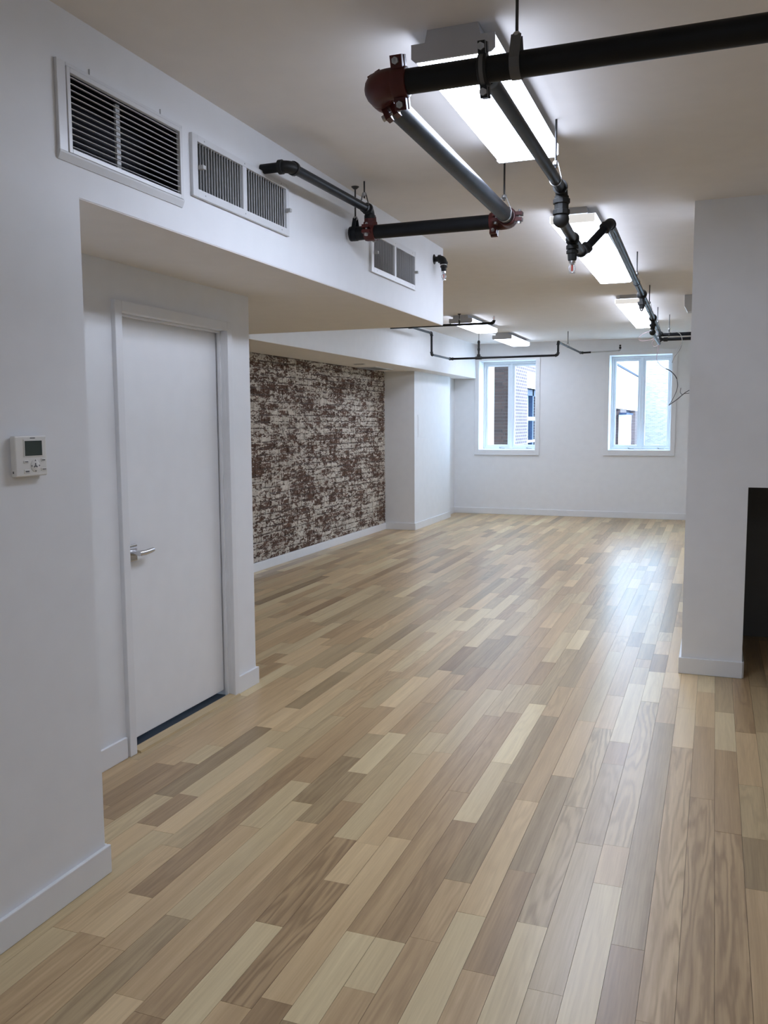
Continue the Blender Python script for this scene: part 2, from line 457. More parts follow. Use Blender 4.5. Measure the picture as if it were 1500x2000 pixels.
# back wall with three window openings
WINS = [(-3.738, -2.782, 1.085, 2.568), (-1.603, -0.652, 1.09, 2.595), (0.53, 1.48, 1.09, 2.595)]
b = MB(); x = XB - .2
for (a0, a1, z0, z1) in WINS:
    b.box(x, a0, YF, YF + .42, 0, CE)
    b.box(a0, a1, YF, YF + .42, 0, z0); b.box(a0, a1, YF, YF + .42, z1, CE)
    x = a1
b.box(x, XR + .3, YF, YF + .42, 0, CE)
tag(b.build('wall_back', M['wall']), 'white end wall with tall windows', kind='structure')
b = MB().box(XB - 3, XR + 5, YF + .02, YF + .45, CE + .25, 5.6).box(XB - 3, XB - .2, YF, YF + .45, -1, CE + .25).box(XR + .3, XR + 5, YF, YF + .45, -1, CE + .25)  # unseen facade, added and sized to keep the sun off the pier
tag(b.build('wall_facade', M['ext_pale']), 'unseen outer face of the building, raised to shade the brown pier', kind='structure')

# right partition with the low dark niche
NX, NZ, NYB = 0.196, 1.162, 6.755
b = MB().box(XC, NX, YC, YC + .5, 0, CE).box(NX, XR, YC, YC + .15, NZ, CE).box(NX, XR, YC + .15, NYB, NZ, NZ + .1)
b.box(1.75, XR, YC, NYB, 0, NZ)
tag(b.build('wall_right', M['wall']), 'white partition end standing at the picture edge', kind='structure')
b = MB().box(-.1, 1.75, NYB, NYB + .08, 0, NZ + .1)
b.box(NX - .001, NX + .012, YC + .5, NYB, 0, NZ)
tag(b.build('wall_niche', M['niche']), 'back of the low niche in the partition, coloured darker for its shade', kind='structure')
b = MB().box(XR, XR + .2, YBK, YF, 0, CE)
tag(b.build('wall_right_side', M['wall']), 'white side wall hidden past the partition', kind='structure')
b = MB().box(-3.1, XR + .2, YBK - .2, YBK, 0, CE)
tag(b.build('wall_front', M['wall']), 'white wall behind the viewer', kind='structure')

# ------------------------------------------------------------------ baseboards
BH, BT = 0.101, 0.015
def baseboard(name, label, boxes):
    b = MB()
    for q in boxes: b.box(*q)
    return tag(b.build(name, M['trim'], bevel=0.003), label, kind='structure')
baseboard('baseboard_left', 'white baseboard along the thermostat wall', [(XN, XN + BT, YBK, YN + BT, 0, BH), (XD, XN, YN, YN + BT, 0, BH)])
baseboard('baseboard_door', 'white baseboard before the door', [(XD, XD + BT, YN + BT, DY0 - .06, 0, BH)])
baseboard('baseboard_door_end', 'short white baseboard past the door', [(XD, XD + BT, DY1 + .055, YD + BT, 0, BH), (XB, XD, YD, YD + BT, 0, BH)])
baseboard('baseboard_brick', 'white baseboard under the exposed brick', [(XB - .007, XB + BT, YD + BT, YP0, 0, .094)])
baseboard('baseboard_pilaster', 'white baseboard around the pilaster', [(XB + BT, XP + BT, YP0 - BT, YP0, 0, BH), (XP, XP + BT, YP0, YP1 + BT, 0, BH), (XA, XP, YP1, YP1 + BT, 0, BH), (XA, XA + BT, YP1 + BT, YF - BT, 0, BH)])
baseboard('baseboard_back', 'white baseboard under the windows', [(XA, XR, YF - BT, YF, 0, BH)])
baseboard('baseboard_right', 'white baseboard wrapping the partition end', [(XC - BT, NX + .004, YC - BT, YC, 0, BH), (XC - BT, XC, YC, YC + .5, 0, BH), (NX, NX + .012, YC, YC + .5, 0, BH)])

# ------------------------------------------------------------------ oak planks
W = 0.0965; X0 = -0.340
FIXED = [(-33, 7.64, 8.35, 1.2), (-30, 5.62, 6.39, 0.7), (-30, 8.23, 9.45, -1), (-29, 6.29, 7.1, -1.2), (-28, 8.47, 9.65, 1), (-28, 10.24, 11.08, 1), (-27, 6.11, 7.28, 0.7), (-25, 8.55, 10.09, -0.8), (-24, 7.25, 8.13, 1.4), (-21, 2.82, 3.27, -1), (-20, 3.32, 3.55, 0.6), (-20, 4.48, 5.38, 1), (-19, 2.98, 3.86, -1.3), (-19, 5.39, 6.29, -1), (-17, 3.92, 4.6, 0.3), (-17, 6.09, 7.01, 1), (-16, 6.97, 7.71, 1), (-15, 2.05, 2.29, 1), (-14, 4.38, 4.98, 1.5), (-15, 6.21, 7.04, 1.2), (-13, 3.64, 3.96, -0.5), (-13, 5.16, 5.78, -1.3), (-13, 5.78, 6.67, 0.8), (-12, 3.48, 4.01, 1), (-11, 5.3, 6.19, -1.2), (-10, 2.29, 2.89, -0.6), (-9, 1.92, 2.59, -0.5), (-9, 2.59, 2.88, 0.9), (-8, 1.65, 1.97, -1), (-7, 1.91, 2.34, 1), (-6, 2.34, 3.18, -0.8), (-6, 3.23, 3.81, 0.9), (-6, 3.82, 4.7, 2), (-5, 2.74, 3.61, -1), (-4, 2.56, 3.45, 0.8), (-3, 2.28, 2.88, -0.8), (-3, 2.89, 3.75, -0.9), (-3, 3.77, 4.51, 0.5), (-2, 1.8, 2.57, 0.9), (-2, 2.57, 3.46, 0), (-2, 3.46, 4.43, 0.1), (-2, 6.16, 6.59, -1), (-1, 2.26, 3.16, -0.2), (-1, 3.17, 3.97, -0.6), (-1, 5.85, 6.27, -1), (0, 1.7, 2.89, 1), (0, 3.18, 4.95, 0.3), (0, 4.96, 5.57, 1.3), (0, 5.58, 6.01, -1.1), (0, 6.66, 8.74, -1), (1, 1.7, 2.55, -0.9), (1, 2.56, 4.62, -0.7), (1, 5.25, 5.59, 1.5), (2, 2.23, 4.29, 0.5), (2, 4.3, 4.9, 1.6), (3, 1.9, 3.72, 0.0), (3, 3.74, 4.63, -0.4), (3, 5.24, 5.59, 0.8), (4, 1.9, 3.43, -0.2), (4, 3.43, 4.32, -0.6), (4, 4.34, 4.9, 0.6)]
FIG = {(-2, 2.57), (-2, 3.46), (-3, 3.77), (-1, 3.17), (2, 2.23), (3, 1.9), (4, 1.9), (-9, 1.92), (1, 2.56), (-3, 2.89), (-10, 2.29), (0, 3.18)}
def y_range(xc):
    lo = YBK if xc > XN else (YN if xc > XD else YD)
    hi = YF if xc > XA else (YP0 if xc < XP else YP0)
    return lo, hi
planks = []
rp = random.Random(5)
k = -43
while X0 + k * W < XR:
    x0, x1 = X0 + k * W, X0 + (k + 1) * W
    xc = (x0 + x1) / 2
    xa, xb = max(x0, XB + .001), min(x1, XR - .001)
    lo, hi = y_range(xc)
    fixed = sorted([f for f in FIXED if f[0] == k], key=lambda f: f[1])
    y = lo + .0
    first = True
    def fill(y, end):
        global first
        while y < end - 1e-4:
            ln = rp.choice([rp.uniform(.28, .6), rp.uniform(.5, 1.0), rp.uniform(.8, 1.7)])
            if first: ln *= rp.uniform(.3, 1); first = False
            e = y + ln
            if end - e < .18: e = end
            t = max(-1.15, min(1.25, rp.gauss(0.05, 0.55)))
            planks.append((xa, xb, y, e, t, rp.random(), rp.random() * .75)); y = e
    for (kk, fa, fb, t) in fixed:
        fa = max(fa, y, lo); fb = min(fb, hi)
        if fb - fa < .1: continue
        if fa > y + 1e-3:
            if fa - y < .15: fa = y
            else: fill(y, fa)
        planks.append((xa, xb, fa, fb, t, rp.random(), 0.95 if (kk, round(fa, 2)) in FIG else rp.random() * .6)); y = fb
        first = False
    fill(y, hi)
    k += 1
def px_size(p):
    c = Vector(((p[0] + p[1]) / 2, (p[2] + p[3]) / 2, 0)); d = c - CAM
    dep = d.dot(fwd)
    if dep < .3: return -1
    u, v = d.dot(rgt2) / dep * FOCAL_PX, d.dot(upv2) / dep * FOCAL_PX
    if abs(u) > 860 or abs(v) > 1200: return -1
    if c.x > XC and c.y > YC + .1: return -1
    return (p[3] - p[2]) * 1.56 / dep ** 3
planks.sort(key=px_size, reverse=True)
GAP = 0.0005
pm = MB().box(-.5, .5, -.5, .5, -1, 0)
first_plank = None
far = MB()
for i, p in enumerate(planks):
    tone = 0.465 + 0.25 * p[4]
    dz = rp.uniform(-.0004, 0)
    if i < 300:
        if first_plank is None:
            o = pm.build('plank', M['plank'], floor); first_plank = o
        else:
            o = first_plank.copy(); o.name = 'plank'; COL.objects.link(o)
        o.location = ((p[0] + p[1]) / 2, (p[2] + p[3]) / 2, dz)
        o.scale = (p[1] - p[0] - 2 * GAP, p[3] - p[2] - 2 * GAP, 0.018)
        o.color = (tone, p[5], p[6], 1)
    else:
        far.cur = (tone, p[5], p[6], 1)
        far.box(p[0] + GAP, p[1] - GAP, p[2] + GAP, p[3] - GAP, -0.018, dz)
tag(far.build('plank_field', M['plank_far'], floor), kind='stuff')

# ------------------------------------------------------------------ interior bricks
BL, BHt, J = 0.205, 0.060, 0.0105
variants = []
rb = random.Random(3)
def brick_mesh(name, mat, jit):
    mb = MB().box(-.5, .5, -.5, .5, -.5, .5)
    v = [Vector(p) for p in mb.v]
    mb.v = [tuple(p + Vector((rb.uniform(-jit, jit) * .25, rb.uniform(-jit, jit) * .12, rb.uniform(-jit, jit) * .5))) for p in v]
    me = bpy.data.meshes.new(name); me.from_pydata(mb.v, [], mb.f); me.materials.append(mat); return me
variants = [brick_mesh('brick', M['old_brick'], .22) for _ in range(6)]
cells = []
nrow = int((SOF - .094) / (BHt + J)) + 2
for r_ in range(nrow):
    z0 = .095 + r_ * (BHt + J)
    z1 = min(z0 + BHt, SOF - .006)
    if z1 - z0 < .012: continue
    y = 6.2 + (0 if r_ % 2 else (BL + J) / 2) - .3
    header = (r_ % 6 == 3)
    step = (BL + J) / 2 if header else BL + J
    while y < YP0:
        a, e = max(y, 6.2), min(y + step - J, YP0 - .003)
        if e - a > .03: cells.append((a, e, z0, z1))
        y += step
cells.sort(key=lambda c: -((c[1] - c[0]) / (c[0] ** 3) if c[1] > 7.85 else -1))
rest = MB()
nb = 0
for c in cells:
    yc, zc = (c[0] + c[1]) / 2, (c[2] + c[3]) / 2
    pr = rb.uniform(-.002, .003)
    if nb < 300 and c[1] > 7.85:
        o = bpy.data.objects.new('brick', rb.choice(variants)); COL.objects.link(o); o.parent = wall_brick
        o.location = (XB - .02 + pr, yc, zc); o.scale = (.04, c[1] - c[0], c[3] - c[2]); o.rotation_euler = (rb.uniform(-.012, .012), 0, 0)
        nb += 1
    else:
        rest.box(XB - .04, XB + pr, c[0], c[1], c[2] + rb.uniform(0, .003), c[3] - rb.uniform(0, .003))
tag(rest.build('brick_field', M['old_brick'], wall_brick), kind='stuff')

# ------------------------------------------------------------------ windows
def window(n, spec, label):
    a0, a1, z0, z1 = spec
    w = thing('window_%d' % n, ((a0 + a1) / 2, YF, z0), label, kind='structure')
    cw, ct = .072, .016
    MB().box(a0 - cw, a0, YF - ct, YF, z0 - cw, z1 + cw).build('casing', M['trim'], w, bevel=.002)
    MB().box(a1, a1 + cw, YF - ct, YF, z0 - cw, z1 + cw).build('casing', M['trim'], w, bevel=.002)
    MB().box(a0, a1, YF - ct, YF, z1, z1 + cw).build('casing', M['trim'], w, bevel=.002)
    MB().box(a0, a1, YF - ct, YF, z0 - cw, z0).build('casing', M['trim'], w, bevel=.002)
    MB().box(a0 - cw, a1 + cw, YF - ct - .008, YF, z0 - cw - .014, z0 - cw).build('apron', M['trim'], w, bevel=.002)
    yf = YF + .33
    MB().box(a0, a1, YF, yf, z0 - .02, z0 + .006).build('sill', M['trim'], w, bevel=.002)
    f = MB().box(a0, a0 + .035, yf, yf + .07, z0, z1).box(a1 - .035, a1, yf, yf + .07, z0, z1).box(a0 + .035, a1 - .035, yf, yf + .07, z1 - .04, z1).box(a0 + .035, a1 - .035, yf, yf + .07, z0, z0 + .04)
    f.build('frame', M['vinyl'], w, bevel=.003)
    xm = (a0 + a1) / 2
    MB().box(xm - .022, xm + .022, yf - .012, yf + .07, z0 + .012, z1 - .02).build('mullion', M['vinyl'], w, bevel=.004)
    for (s0, s1) in ((a0 + .037, xm - .024), (xm + .024, a1 - .037)):
        st = .036; zb, zt = z0 + .042, z1 - .042
        s = MB().box(s0, s0 + st, yf + .012, yf + .06, zb, zt).box(s1 - st, s1, yf + .012, yf + .06, zb, zt).box(s0 + st, s1 - st, yf + .012, yf + .06, zt - st, zt).box(s0 + st, s1 - st, yf + .012, yf + .06, zb, zb + st)
        sash = s.build('sash', M['vinyl'], w, bevel=.003)
        MB().box(s0 + st - .004, s1 - st + .004, yf + .034, yf + .040, zb + st - .004, zt - st + .004).build('pane', M['glass'], sash)
        xc = s0 + (s1 - s0) * .62
        h = MB().lathe((xc, yf - .006, z0 + .03), (0, -1, 0), [(0, .016), (.012, .014), (.018, .008)], 12)
        h.sweep([(xc, yf - .02, z0 + .03), (xc + .03, yf - .035, z0 + .027), (xc + .085, yf - .035, z0 + .02)], [.006, .006, .005], 8)
        h.build('crank_handle', M['steel'], sash, smooth=True)
window(1, WINS[0], 'white casement window showing the brown brick pier outside')
window(2, WINS[1], 'white casement window beside the partition with a wire hanging before it')
window(3, WINS[2], 'third white casement window hidden past the partition')

# ------------------------------------------------------------------ door
d = thing('door_1', (XD, (DY0 + DY1) / 2, 0), 'plain white flush door with chrome lever handle', kind='structure')
fx = XD + .022
MB().box(XD - .13, fx, DY0 - .05, DY0, 0, DZ + .05).build('casing', M['trim'], d, bevel=.003)
MB().box(XD - .001, fx, DY1, DY1 + .05, 0, DZ + .05).build('casing', M['trim'], d, bevel=.003)
MB().box(XD - .13, fx, DY0, DY1, DZ, DZ + .05).build('casing', M['trim'], d, bevel=.003)
LX = XD - .052                                    # leaf face
jb = MB().box(XD - .13, XD, DY1 - .0, DY1 + .02, 0, DZ)
jb.build('jamb', M['trim'], d, bevel=.002)
MB().box(LX + .012, LX + .030, DY1 - .012, DY1, 0, DZ - .012).build('door_stop', M['trim'], d, bevel=.002)
MB().box(LX + .012, LX + .030, DY0, DY1, DZ - .012, DZ).build('door_stop', M['trim'], d, bevel=.002)
leaf = MB().box(LX - .044, LX, DY0 + .004, DY1 - .005, .036, DZ - .004).build('leaf', M['door'], d, bevel=.002)
hy, hz = 3.44, 0.945
MB().box(LX, LX + .012, hy - .032, hy + .032, hz - .04, hz + .04).build('rose', M['chrome'], leaf, bevel=.004)
lv = MB().lathe((LX + .010, hy, hz), (1, 0, 0), [(0, .014), (.032, .012), (.05, .013)], 14)
lv.sweep([(LX + .052, hy - .012, hz), (LX + .056, hy + .03, hz), (LX + .055, hy + .07, hz + .003), (LX + .052, hy + .098, hz + .005)], [.013, .014, .0135, .012], 12)
tag(lv.build('lever_handle', M['chrome'], leaf, smooth=True), 'chrome lever handle')
MB().box(XD - .16, XD - .012, DY0, DY1, -.010, .006).build('threshold_plate', M['threshold_dark'], d)
th = MB().prism([(XD - .020, 0.0), (XD + .034, 0.0), (XD + .030, .010), (XD - .014, .016), (XD - .020, .016)], 'xz', DY0 + .012, DY1 + .035)
o = th.build('threshold_strip', M['plank_far'], d)
at = o.data.attributes.new('tone', 'FLOAT_COLOR', 'FACE')
for q in at.data: q.color = (.5, .3, .3, 1)

# ------------------------------------------------------------------ thermostat
t = thing('thermostat', (XN, 2.08, 1.40), 'small white thermostat with grey screen on the near wall', 'thermostat')
ty0, ty1, tz0, tz1 = 2.016, 2.146, 1.404, 1.525
MB().box(XN - .001, XN + .006, ty0 + .006, ty1 - .006, tz0 + .006, tz1 - .006).build('back_plate', M['thermostat'], t)
MB().box(XN + .005, XN + .024, ty0, ty1, tz0, tz1).build('body', M['thermostat'], t, bevel=.004)
MB().box(XN + .023, XN + .0255, 2.050, 2.128, 1.4625, 1.5135).build('screen_bezel', M['thermostat'], t)
MB().box(XN + .025, XN + .0262, 2.054, 2.124, 1.4655, 1.5100).build('screen', M['lcd'], t)
for (cy, cz, w_, h_) in ((2.058, 1.448, .02, .008), (2.129, 1.451, .02, .009), (2.060, 1.419, .024, .012), (2.130, 1.423, .024, .008)):
    MB().box(XN + .023, XN + .0258, cy - w_ / 2, cy + w_ / 2, cz - h_ / 2, cz + h_ / 2).build('button', M['thermostat'], t, bevel=.001)
    MB().box(XN + .0257, XN + .0261, cy - w_ * .32, cy + w_ * .32, cz - h_ * .18, cz + h_ * .18).build('button_print', M['print'], t)
MB().lathe((XN + .023, 2.094, 1.435), (1, 0, 0), [(0, .019), (.002, .0185), (.003, .017)], 20).build('dial_pad', M['thermostat'], t, smooth=True)
fan = MB()
for a in (90, 210, 330):
    ca, sa = math.cos(math.radians(a)), math.sin(math.radians(a))
    fan.obox((XN + .0265, 2.094 + ca * .004, 1.435 + sa * .004), (1, 0, 0), (0, ca, sa), (0, -sa, ca), .0008, .008, .004)
fan.build('fan_symbol', M['print'], t)
for (dy_, dz_) in ((0, .016), (0, -.016), (-.016, 0), (.016, 0)):
    c = Vector((XN + .0262, 2.094 + dy_, 1.435 + dz_)); u = Vector((0, dy_, dz_)).normalized(); v = Vector((0, -u.z, u.y))
    tip = [c + u * .003, c - u * .002 + v * .003, c - u * .002 - v * .003]
    mb = MB(); mb._add([p for p in tip] + [p + Vector((.0006, 0, 0)) for p in tip], [(0, 1, 2), (5, 4, 3), (0, 3, 4, 1), (1, 4, 5, 2), (2, 5, 3, 0)])
    mb.build('arrow_mark', M['print'], t)
MB().box(XN + .024, XN + .0245, 2.078, 2.098, 1.5165, 1.5195).build('brand_print', M['print'], t)
MB().box(XN + .012, XN + .016, ty0 - .0006, ty0 + .001, 1.414, 1.421).build('side_slot', M['print'], t)

# ------------------------------------------------------------------ air grilles on the soffit
g = thing('air_grille', (XN, 2.62, 2.38), 'large supply grille with dark duct behind thin horizontal slats', 'air grille')
y0, y1, z0, z1 = 2.276, 2.958, 2.382, 2.683
oy0, oy1, oz0, oz1 = 2.333, 2.935, 2.425, 2.655
# sheet metal box standing off the wall, its bottom flange sloping
MB().prism([(XN, z0), (XN + .004, z0), (XN + .013, oz0 - .022), (XN + .014, oz0 - .016), (XN, oz0 - .016)], 'xz', y0, y1).build('bottom_flange', M['grille'], g)
MB().box(XN, XN + .012, y0, oy0 - .017, oz0 - .016, z1).build('side_flange', M['grille'], g, bevel=.002)
MB().box(XN, XN + .012, oy1 + .017, y1, oz0 - .016, z1).build('side_flange', M['grille'], g, bevel=.002)
MB().box(XN, XN + .012, oy0 - .017, oy1 + .017, oz1 + .016, z1).build('top_flange', M['grille'], g, bevel=.002)
for q in ((oy0 - .016, oy0, oz0 - .015, oz1 + .015), (oy1, oy1 + .016, oz0 - .015, oz1 + .015), (oy0, oy1, oz0 - .015, oz0), (oy0, oy1, oz1, oz1 + .015)):
    MB().box(XN - .004, XN + .015, *q).build('frame', M['grille'], g, bevel=.0015)
def duct_liner(oy0, oy1, oz0, oz1, depth, mat, g):
    t_ = .002; xd = XN - depth
    lb = MB().box(xd, xd + t_, oy0, oy1, oz0, oz1).box(xd, XN - .001, oy0, oy0 + t_, oz0, oz1).box(xd, XN - .001, oy1 - t_, oy1, oz0, oz1)
    lb.box(xd, XN - .001, oy0, oy1, oz0, oz0 + t_).box(xd, XN - .001, oy0, oy1, oz1 - t_, oz1)
    return lb.build('duct_opening', mat, g)
duct_liner(oy0, oy1, oz0, oz1, .135, M['duct'], g)
MB().box(XN - .030, XN - .022, 2.602, 2.624, oz0, oz1).build('centre_bar', M['vane'], g)
s0 = None
for i in range(12):
    z = oz0 + (i + .5) * (oz1 - oz0) / 12
    if s0 is None:
        s0 = MB().prism([(XN - .004, z + .002), (XN + .007, z - .0005), (XN + .008, z + .0012), (XN - .003, z + .004)], 'xz', oy0, oy1).build('slat', M['grille'], g); zr = z
    else:
        o = s0.copy(); o.name = 'slat'; o.location.z += z - zr; COL.objects.link(o)
for y in (2.44, 2.83):
    MB().box(XN, XN + .004, y, y + .002, z1 - .006, z1 + .022).build('clip', M['vane'], g)

def register(label, y0, y1, z0, z1, oy0, oy1, oz0, oz1, bar, n):
    g = thing('air_register', (XN, (y0 + y1) / 2, z0), label, 'air grille', 'vertical-vane registers on the soffit')
    pr = .014
    for q in ((y0, oy0, z0, z1), (oy1, y1, z0, z1), (oy0, oy1, z0, oz0), (oy0, oy1, oz1, z1)):
        MB().box(XN - .002, XN + pr, *q).build('frame', M['grille'], g, bevel=.002)
    duct_liner(oy0, oy1, oz0, oz1, .10, M['duct_grey'], g)
    MB().box(XN + .003, XN + pr - .001, bar - .016, bar + .016, oz0, oz1).build('centre_bar', M['grille'], g)
    v0 = None
    for (a, e) in ((oy0, bar - .016), (bar + .016, oy1)):
        for i in range(n):
            y = a + (i + .5) * (e - a) / n
            if v0 is None:
                v0 = MB().prism([(XN - .006, y + .004), (XN + .007, y - .0045), (XN + .0085, y - .0025), (XN - .0045, y + .0060)], 'xy', oz0, oz1).build('vane', M['vane'], g); yr = y
            else:
                o = v0.copy(); o.name = 'vane'; o.location.y += y - yr; COL.objects.link(o)
    for (y, s) in ((oy0 + .012, 1), (oy1 + .004, -1)):
        zt = oz0 + (oz1 - oz0) * .46
        MB().box(XN + pr - .004, XN + pr + .022, y - .010, y + .010, zt - .008, zt + .008).build('damper_tab', M['vane'], g, bevel=.002)
    for yy in (oy0 + .05, bar, oy1 - .05):
        for zz in ((z0 + oz0) / 2, (z1 + oz1) / 2):
            MB().lathe((XN + pr - .001, yy, zz), (1, 0, 0), [(0, .004), (.002, .003)], 8).build('screw', M['vane'], g)
register('grey-vaned register beside the large dark-slatted supply grille', 3.021, 3.845, 2.443, 2.680, 3.058, 3.817, 2.475, 2.655, 3.427, 17)
register('grey-vaned register behind the black cross pipe', 4.915, 5.738, 2.446, 2.700, 4.957, 5.714, 2.479, 2.664, 5.331, 17)

# ------------------------------------------------------------------ ceiling lights
def lamp(x0, x1, y0, y1, label, opaque, lens='lens'):
    zt, zb = CE, CE - .095
    zm = CE - .040
    xm = (x0 + x1) / 2; hw = (x1 - x0) / 2; bw = hw * .62
    g = thing('ceiling_light', (xm, (y0 + y1) / 2, zt), label, 'ceiling light', 'fluorescent wraparound fixtures')
    MB().prism([(xm - bw, zt), (xm - bw * 1.06, zm), (xm + bw * 1.06, zm), (xm + bw, zt)], 'xz', y0 + .012, y1 - .012).build('housing', M['fixture'], g, bevel=.002)
    prof = [(xm - hw, zm), (xm - hw, zb + .016), (xm - hw + .012, zb + .002), (xm - hw + .03, zb), (xm + hw - .03, zb), (xm + hw - .012, zb + .002), (xm + hw, zb + .016), (xm + hw, zm)]
    lo = MB().prism(prof, 'xz', y0 + .010, y1 - .010).build('lens', M[lens], g)
    lo.data.materials.append(M['lens_side']); lo.data.materials.append(M['fixture'])
    for pl in lo.data.polygons:
        if pl.normal.z > 0.5: pl.material_index = 2
        elif pl.normal.z > -0.6: pl.material_index = 1
    for (a, e) in ((y0, y0 + .009), (y1 - .009, y1)):
        if opaque:
            T = [(xm - hw - .003, zm + .001), (xm - hw - .003, zb + .01), (xm - hw + .01, zb - .001), (xm + hw - .01, zb - .001), (xm + hw + .003, zb + .01), (xm + hw + .003, zm + .001), (xm + bw * 1.1, zm + .001), (xm + bw, zt), (xm - bw, zt), (xm - bw * 1.1, zm + .001)]
            MB().prism(T, 'xz', a, e).build('end_cap', M['fixture'], g)
        else:
            MB().box(xm - hw + .004, xm + hw - .004, a, e, zb + .004, zm - .002).build('lens_end', M['lens_end'], g, bevel=.002)
            MB().prism([(xm - bw, zt), (xm - bw * 1.05, zm + .002), (xm + bw * 1.05, zm + .002), (xm + bw, zt)], 'xz', a, e).build('end_cap', M['fixture'], g)
lamp(-.982, -.704, 2.885, 4.118, 'bright fluorescent ceiling light behind the black and red pipes', True, 'lens_bright')
lamp(-.985, -.712, 5.50, 7.97, 'long fluorescent ceiling light past the first sprinkler drop', False)
lamp(-1.005, -.745, 9.42, 11.92, 'long fluorescent ceiling light over the second window', False)
lamp(-3.075, -2.790, 10.42, 11.74, 'short fluorescent ceiling light crossed by a thin black pipe', True, 'lens_short')
lamp(.30, .58, -1.2, .03, 'added fluorescent ceiling light outside the view, brightening the near wall and floor', True)  # unseen fixture added to lift the light on the near wall and floor
lamp(-3.080, -2.797, 12.66, 13.98, 'short fluorescent ceiling light closest to the first window', True, 'lens_short')

# ------------------------------------------------------------------ pipe parts
def pipe(parent, a, b_, r, mat='pipe_grey', seg=18):
    return MB().tube(a, b_, r, seg).build('pipe', M[mat], parent, smooth=True)
def elbow(parent, c, d1, d2, r, arm, mat='fitting', band=1.16):
    c, d1, d2 = Vector(c), Vector(d1).normalized(), Vector(d2).normalized()
    mb = MB().sweep(bez(c + d1 * arm, c, c + d2 * arm, 8), r, 16)
    for dd in (d1, d2):
        mb.lathe(c + dd * (arm - r * .55), dd, [(0, r), (.001, r * band), (r * .7, r * band), (r * .7 + .001, r * .9)], 18)
    return mb.build('elbow', M[mat], parent, smooth=True)
def collar(parent, c, axis, r, w, name='union', mat='fitting', seg=10):
    axis = Vector(axis).normalized()
    return MB().lathe(Vector(c) - axis * w / 2, axis, [(0, r * .93), (.002, r), (w - .002, r), (w, r * .93)], seg).build(name, M[mat], parent)
def ball(parent, c, axis, r, name='tee', mat='fitting'):
    n = 8
    prof = [(-r * math.cos(math.pi * i / n), max(.002, r * math.sin(math.pi * i / n))) for i in range(n + 1)]
    return MB().lathe(c, axis, prof, 16).build(name, M[mat], parent, smooth=True)
def hanger(parent, x, y, z, r, axis, plate=True, mat='steel', w=.014):
    """band round the pipe, swivel nut, threaded rod up to the ceiling"""
    c = Vector((x, y, z)); ax = Vector(axis).normalized(); side = ax.cross(Vector((0, 0, 1)))
    top = z + r + .045
    outline = [c + side * (math.cos(a) * (r + .0015)) + Vector((0, 0, math.sin(a) * (r + .0015))) for a in [math.radians(q) for q in range(205, 336, 10)]]
    outline = [c + side * -.010 + Vector((0, 0, r + .045)), c + side * -(r + .002) + Vector((0, 0, r * .25))] + outline + [c + side * (r + .002) + Vector((0, 0, r * .25)), c + side * .010 + Vector((0, 0, r + .045))]
    mb = MB()
    for p, q in zip(outline[:-1], outline[1:]):
        dd = (q - p)
        if dd.length < 1e-6: continue
        mb.obox((p + q) / 2, ax, dd, ax.cross(dd), w, dd.length + .002, .0025)
    h = mb.build('hanger', M[mat], parent)
    MB().lathe((x, y, top - .010), (0, 0, 1), [(0, .009), (.004, .013), (.014, .013), (.020, .008)], 10).build('swivel_nut', M['steel'], h)
    MB().tube((x, y, top - .02), (x, y, CE - .001), .0048, 8).build('rod', M['rod'], h)
    if plate: MB().lathe((x, y, CE), (0, 0, -1), [(0, .022), (.004, .020), (.014, .008)], 12).build('ceiling_flange', M['rod'], h)
    return h
def sprinkler(parent, p, up=False, s=1.0):
    p = Vector(p); d_ = Vector((0, 0, 1 if up else -1))
    h = MB().lathe(p, d_, [(0, .016 * s), (.012 * s, .016 * s), (.013 * s, .011 * s), (.020 * s, .010 * s)], 12).build('sprinkler_head', M['chrome'], parent, smooth=True)
    for sx in (-1, 1):
        MB().sweep([p + d_ * (.018 * s) + Vector((sx * .008 * s, 0, 0)), p + d_ * (.030 * s) + Vector((sx * .015 * s, 0, 0)), p + d_ * (.044 * s) + Vector((sx * .014 * s, 0, 0)), p + d_ * (.058 * s) + Vector((sx * .004 * s, 0, 0))], .0028 * s, 6).build('yoke_arm', M['chrome'], h)
    MB().tube(p + d_ * (.020 * s), p + d_ * (.050 * s), .0035 * s, 8).build('glass_bulb', M['bulb'], h)
    MB().lathe(p + d_ * (.057 * s), d_, [(0, .006 * s), (.002 * s, .016 * s), (.004 * s, .016 * s)], 12).build('deflector', M['chrome'], h)
    return h
def coupling(parent, c, axis, r, w=.05, ear_dir=(0, 0, 1), mat='red'):
    """two-bolt grooved clamp"""
    c = Vector(c); ax = Vector(axis).normalized(); e = Vector(ear_dir).normalized(); s = ax.cross(e)
    R_ = r * 1.26
    mb = MB().lathe(c - ax * w / 2, ax, [(0, r * 1.02), (.002, R_ * .94), (w * .22, R_), (w * .78, R_), (w - .002, R_ * .94), (w, r * 1.02)], 22)
    for sg in (1, -1):
        for t_ in (1, -1):
            mb.obox(c + e * sg * (R_ + .012) + s * t_ * .014, ax, s, e, w * .72, .017, .036)
    k = mb.build('coupling', M[mat], parent, smooth=True)
    for sg in (1, -1):
        q = c + e * sg * (R_ + .014)
        MB().tube(q - s * .036, q + s * .034, .0055, 8).lathe(q + s * .022, s, [(0, .011), (.012, .011)], 6).lathe(q - s * .022, -s, [(0, .010), (.010, .008)], 10).build('bolt', M['steel'], k)
    return k

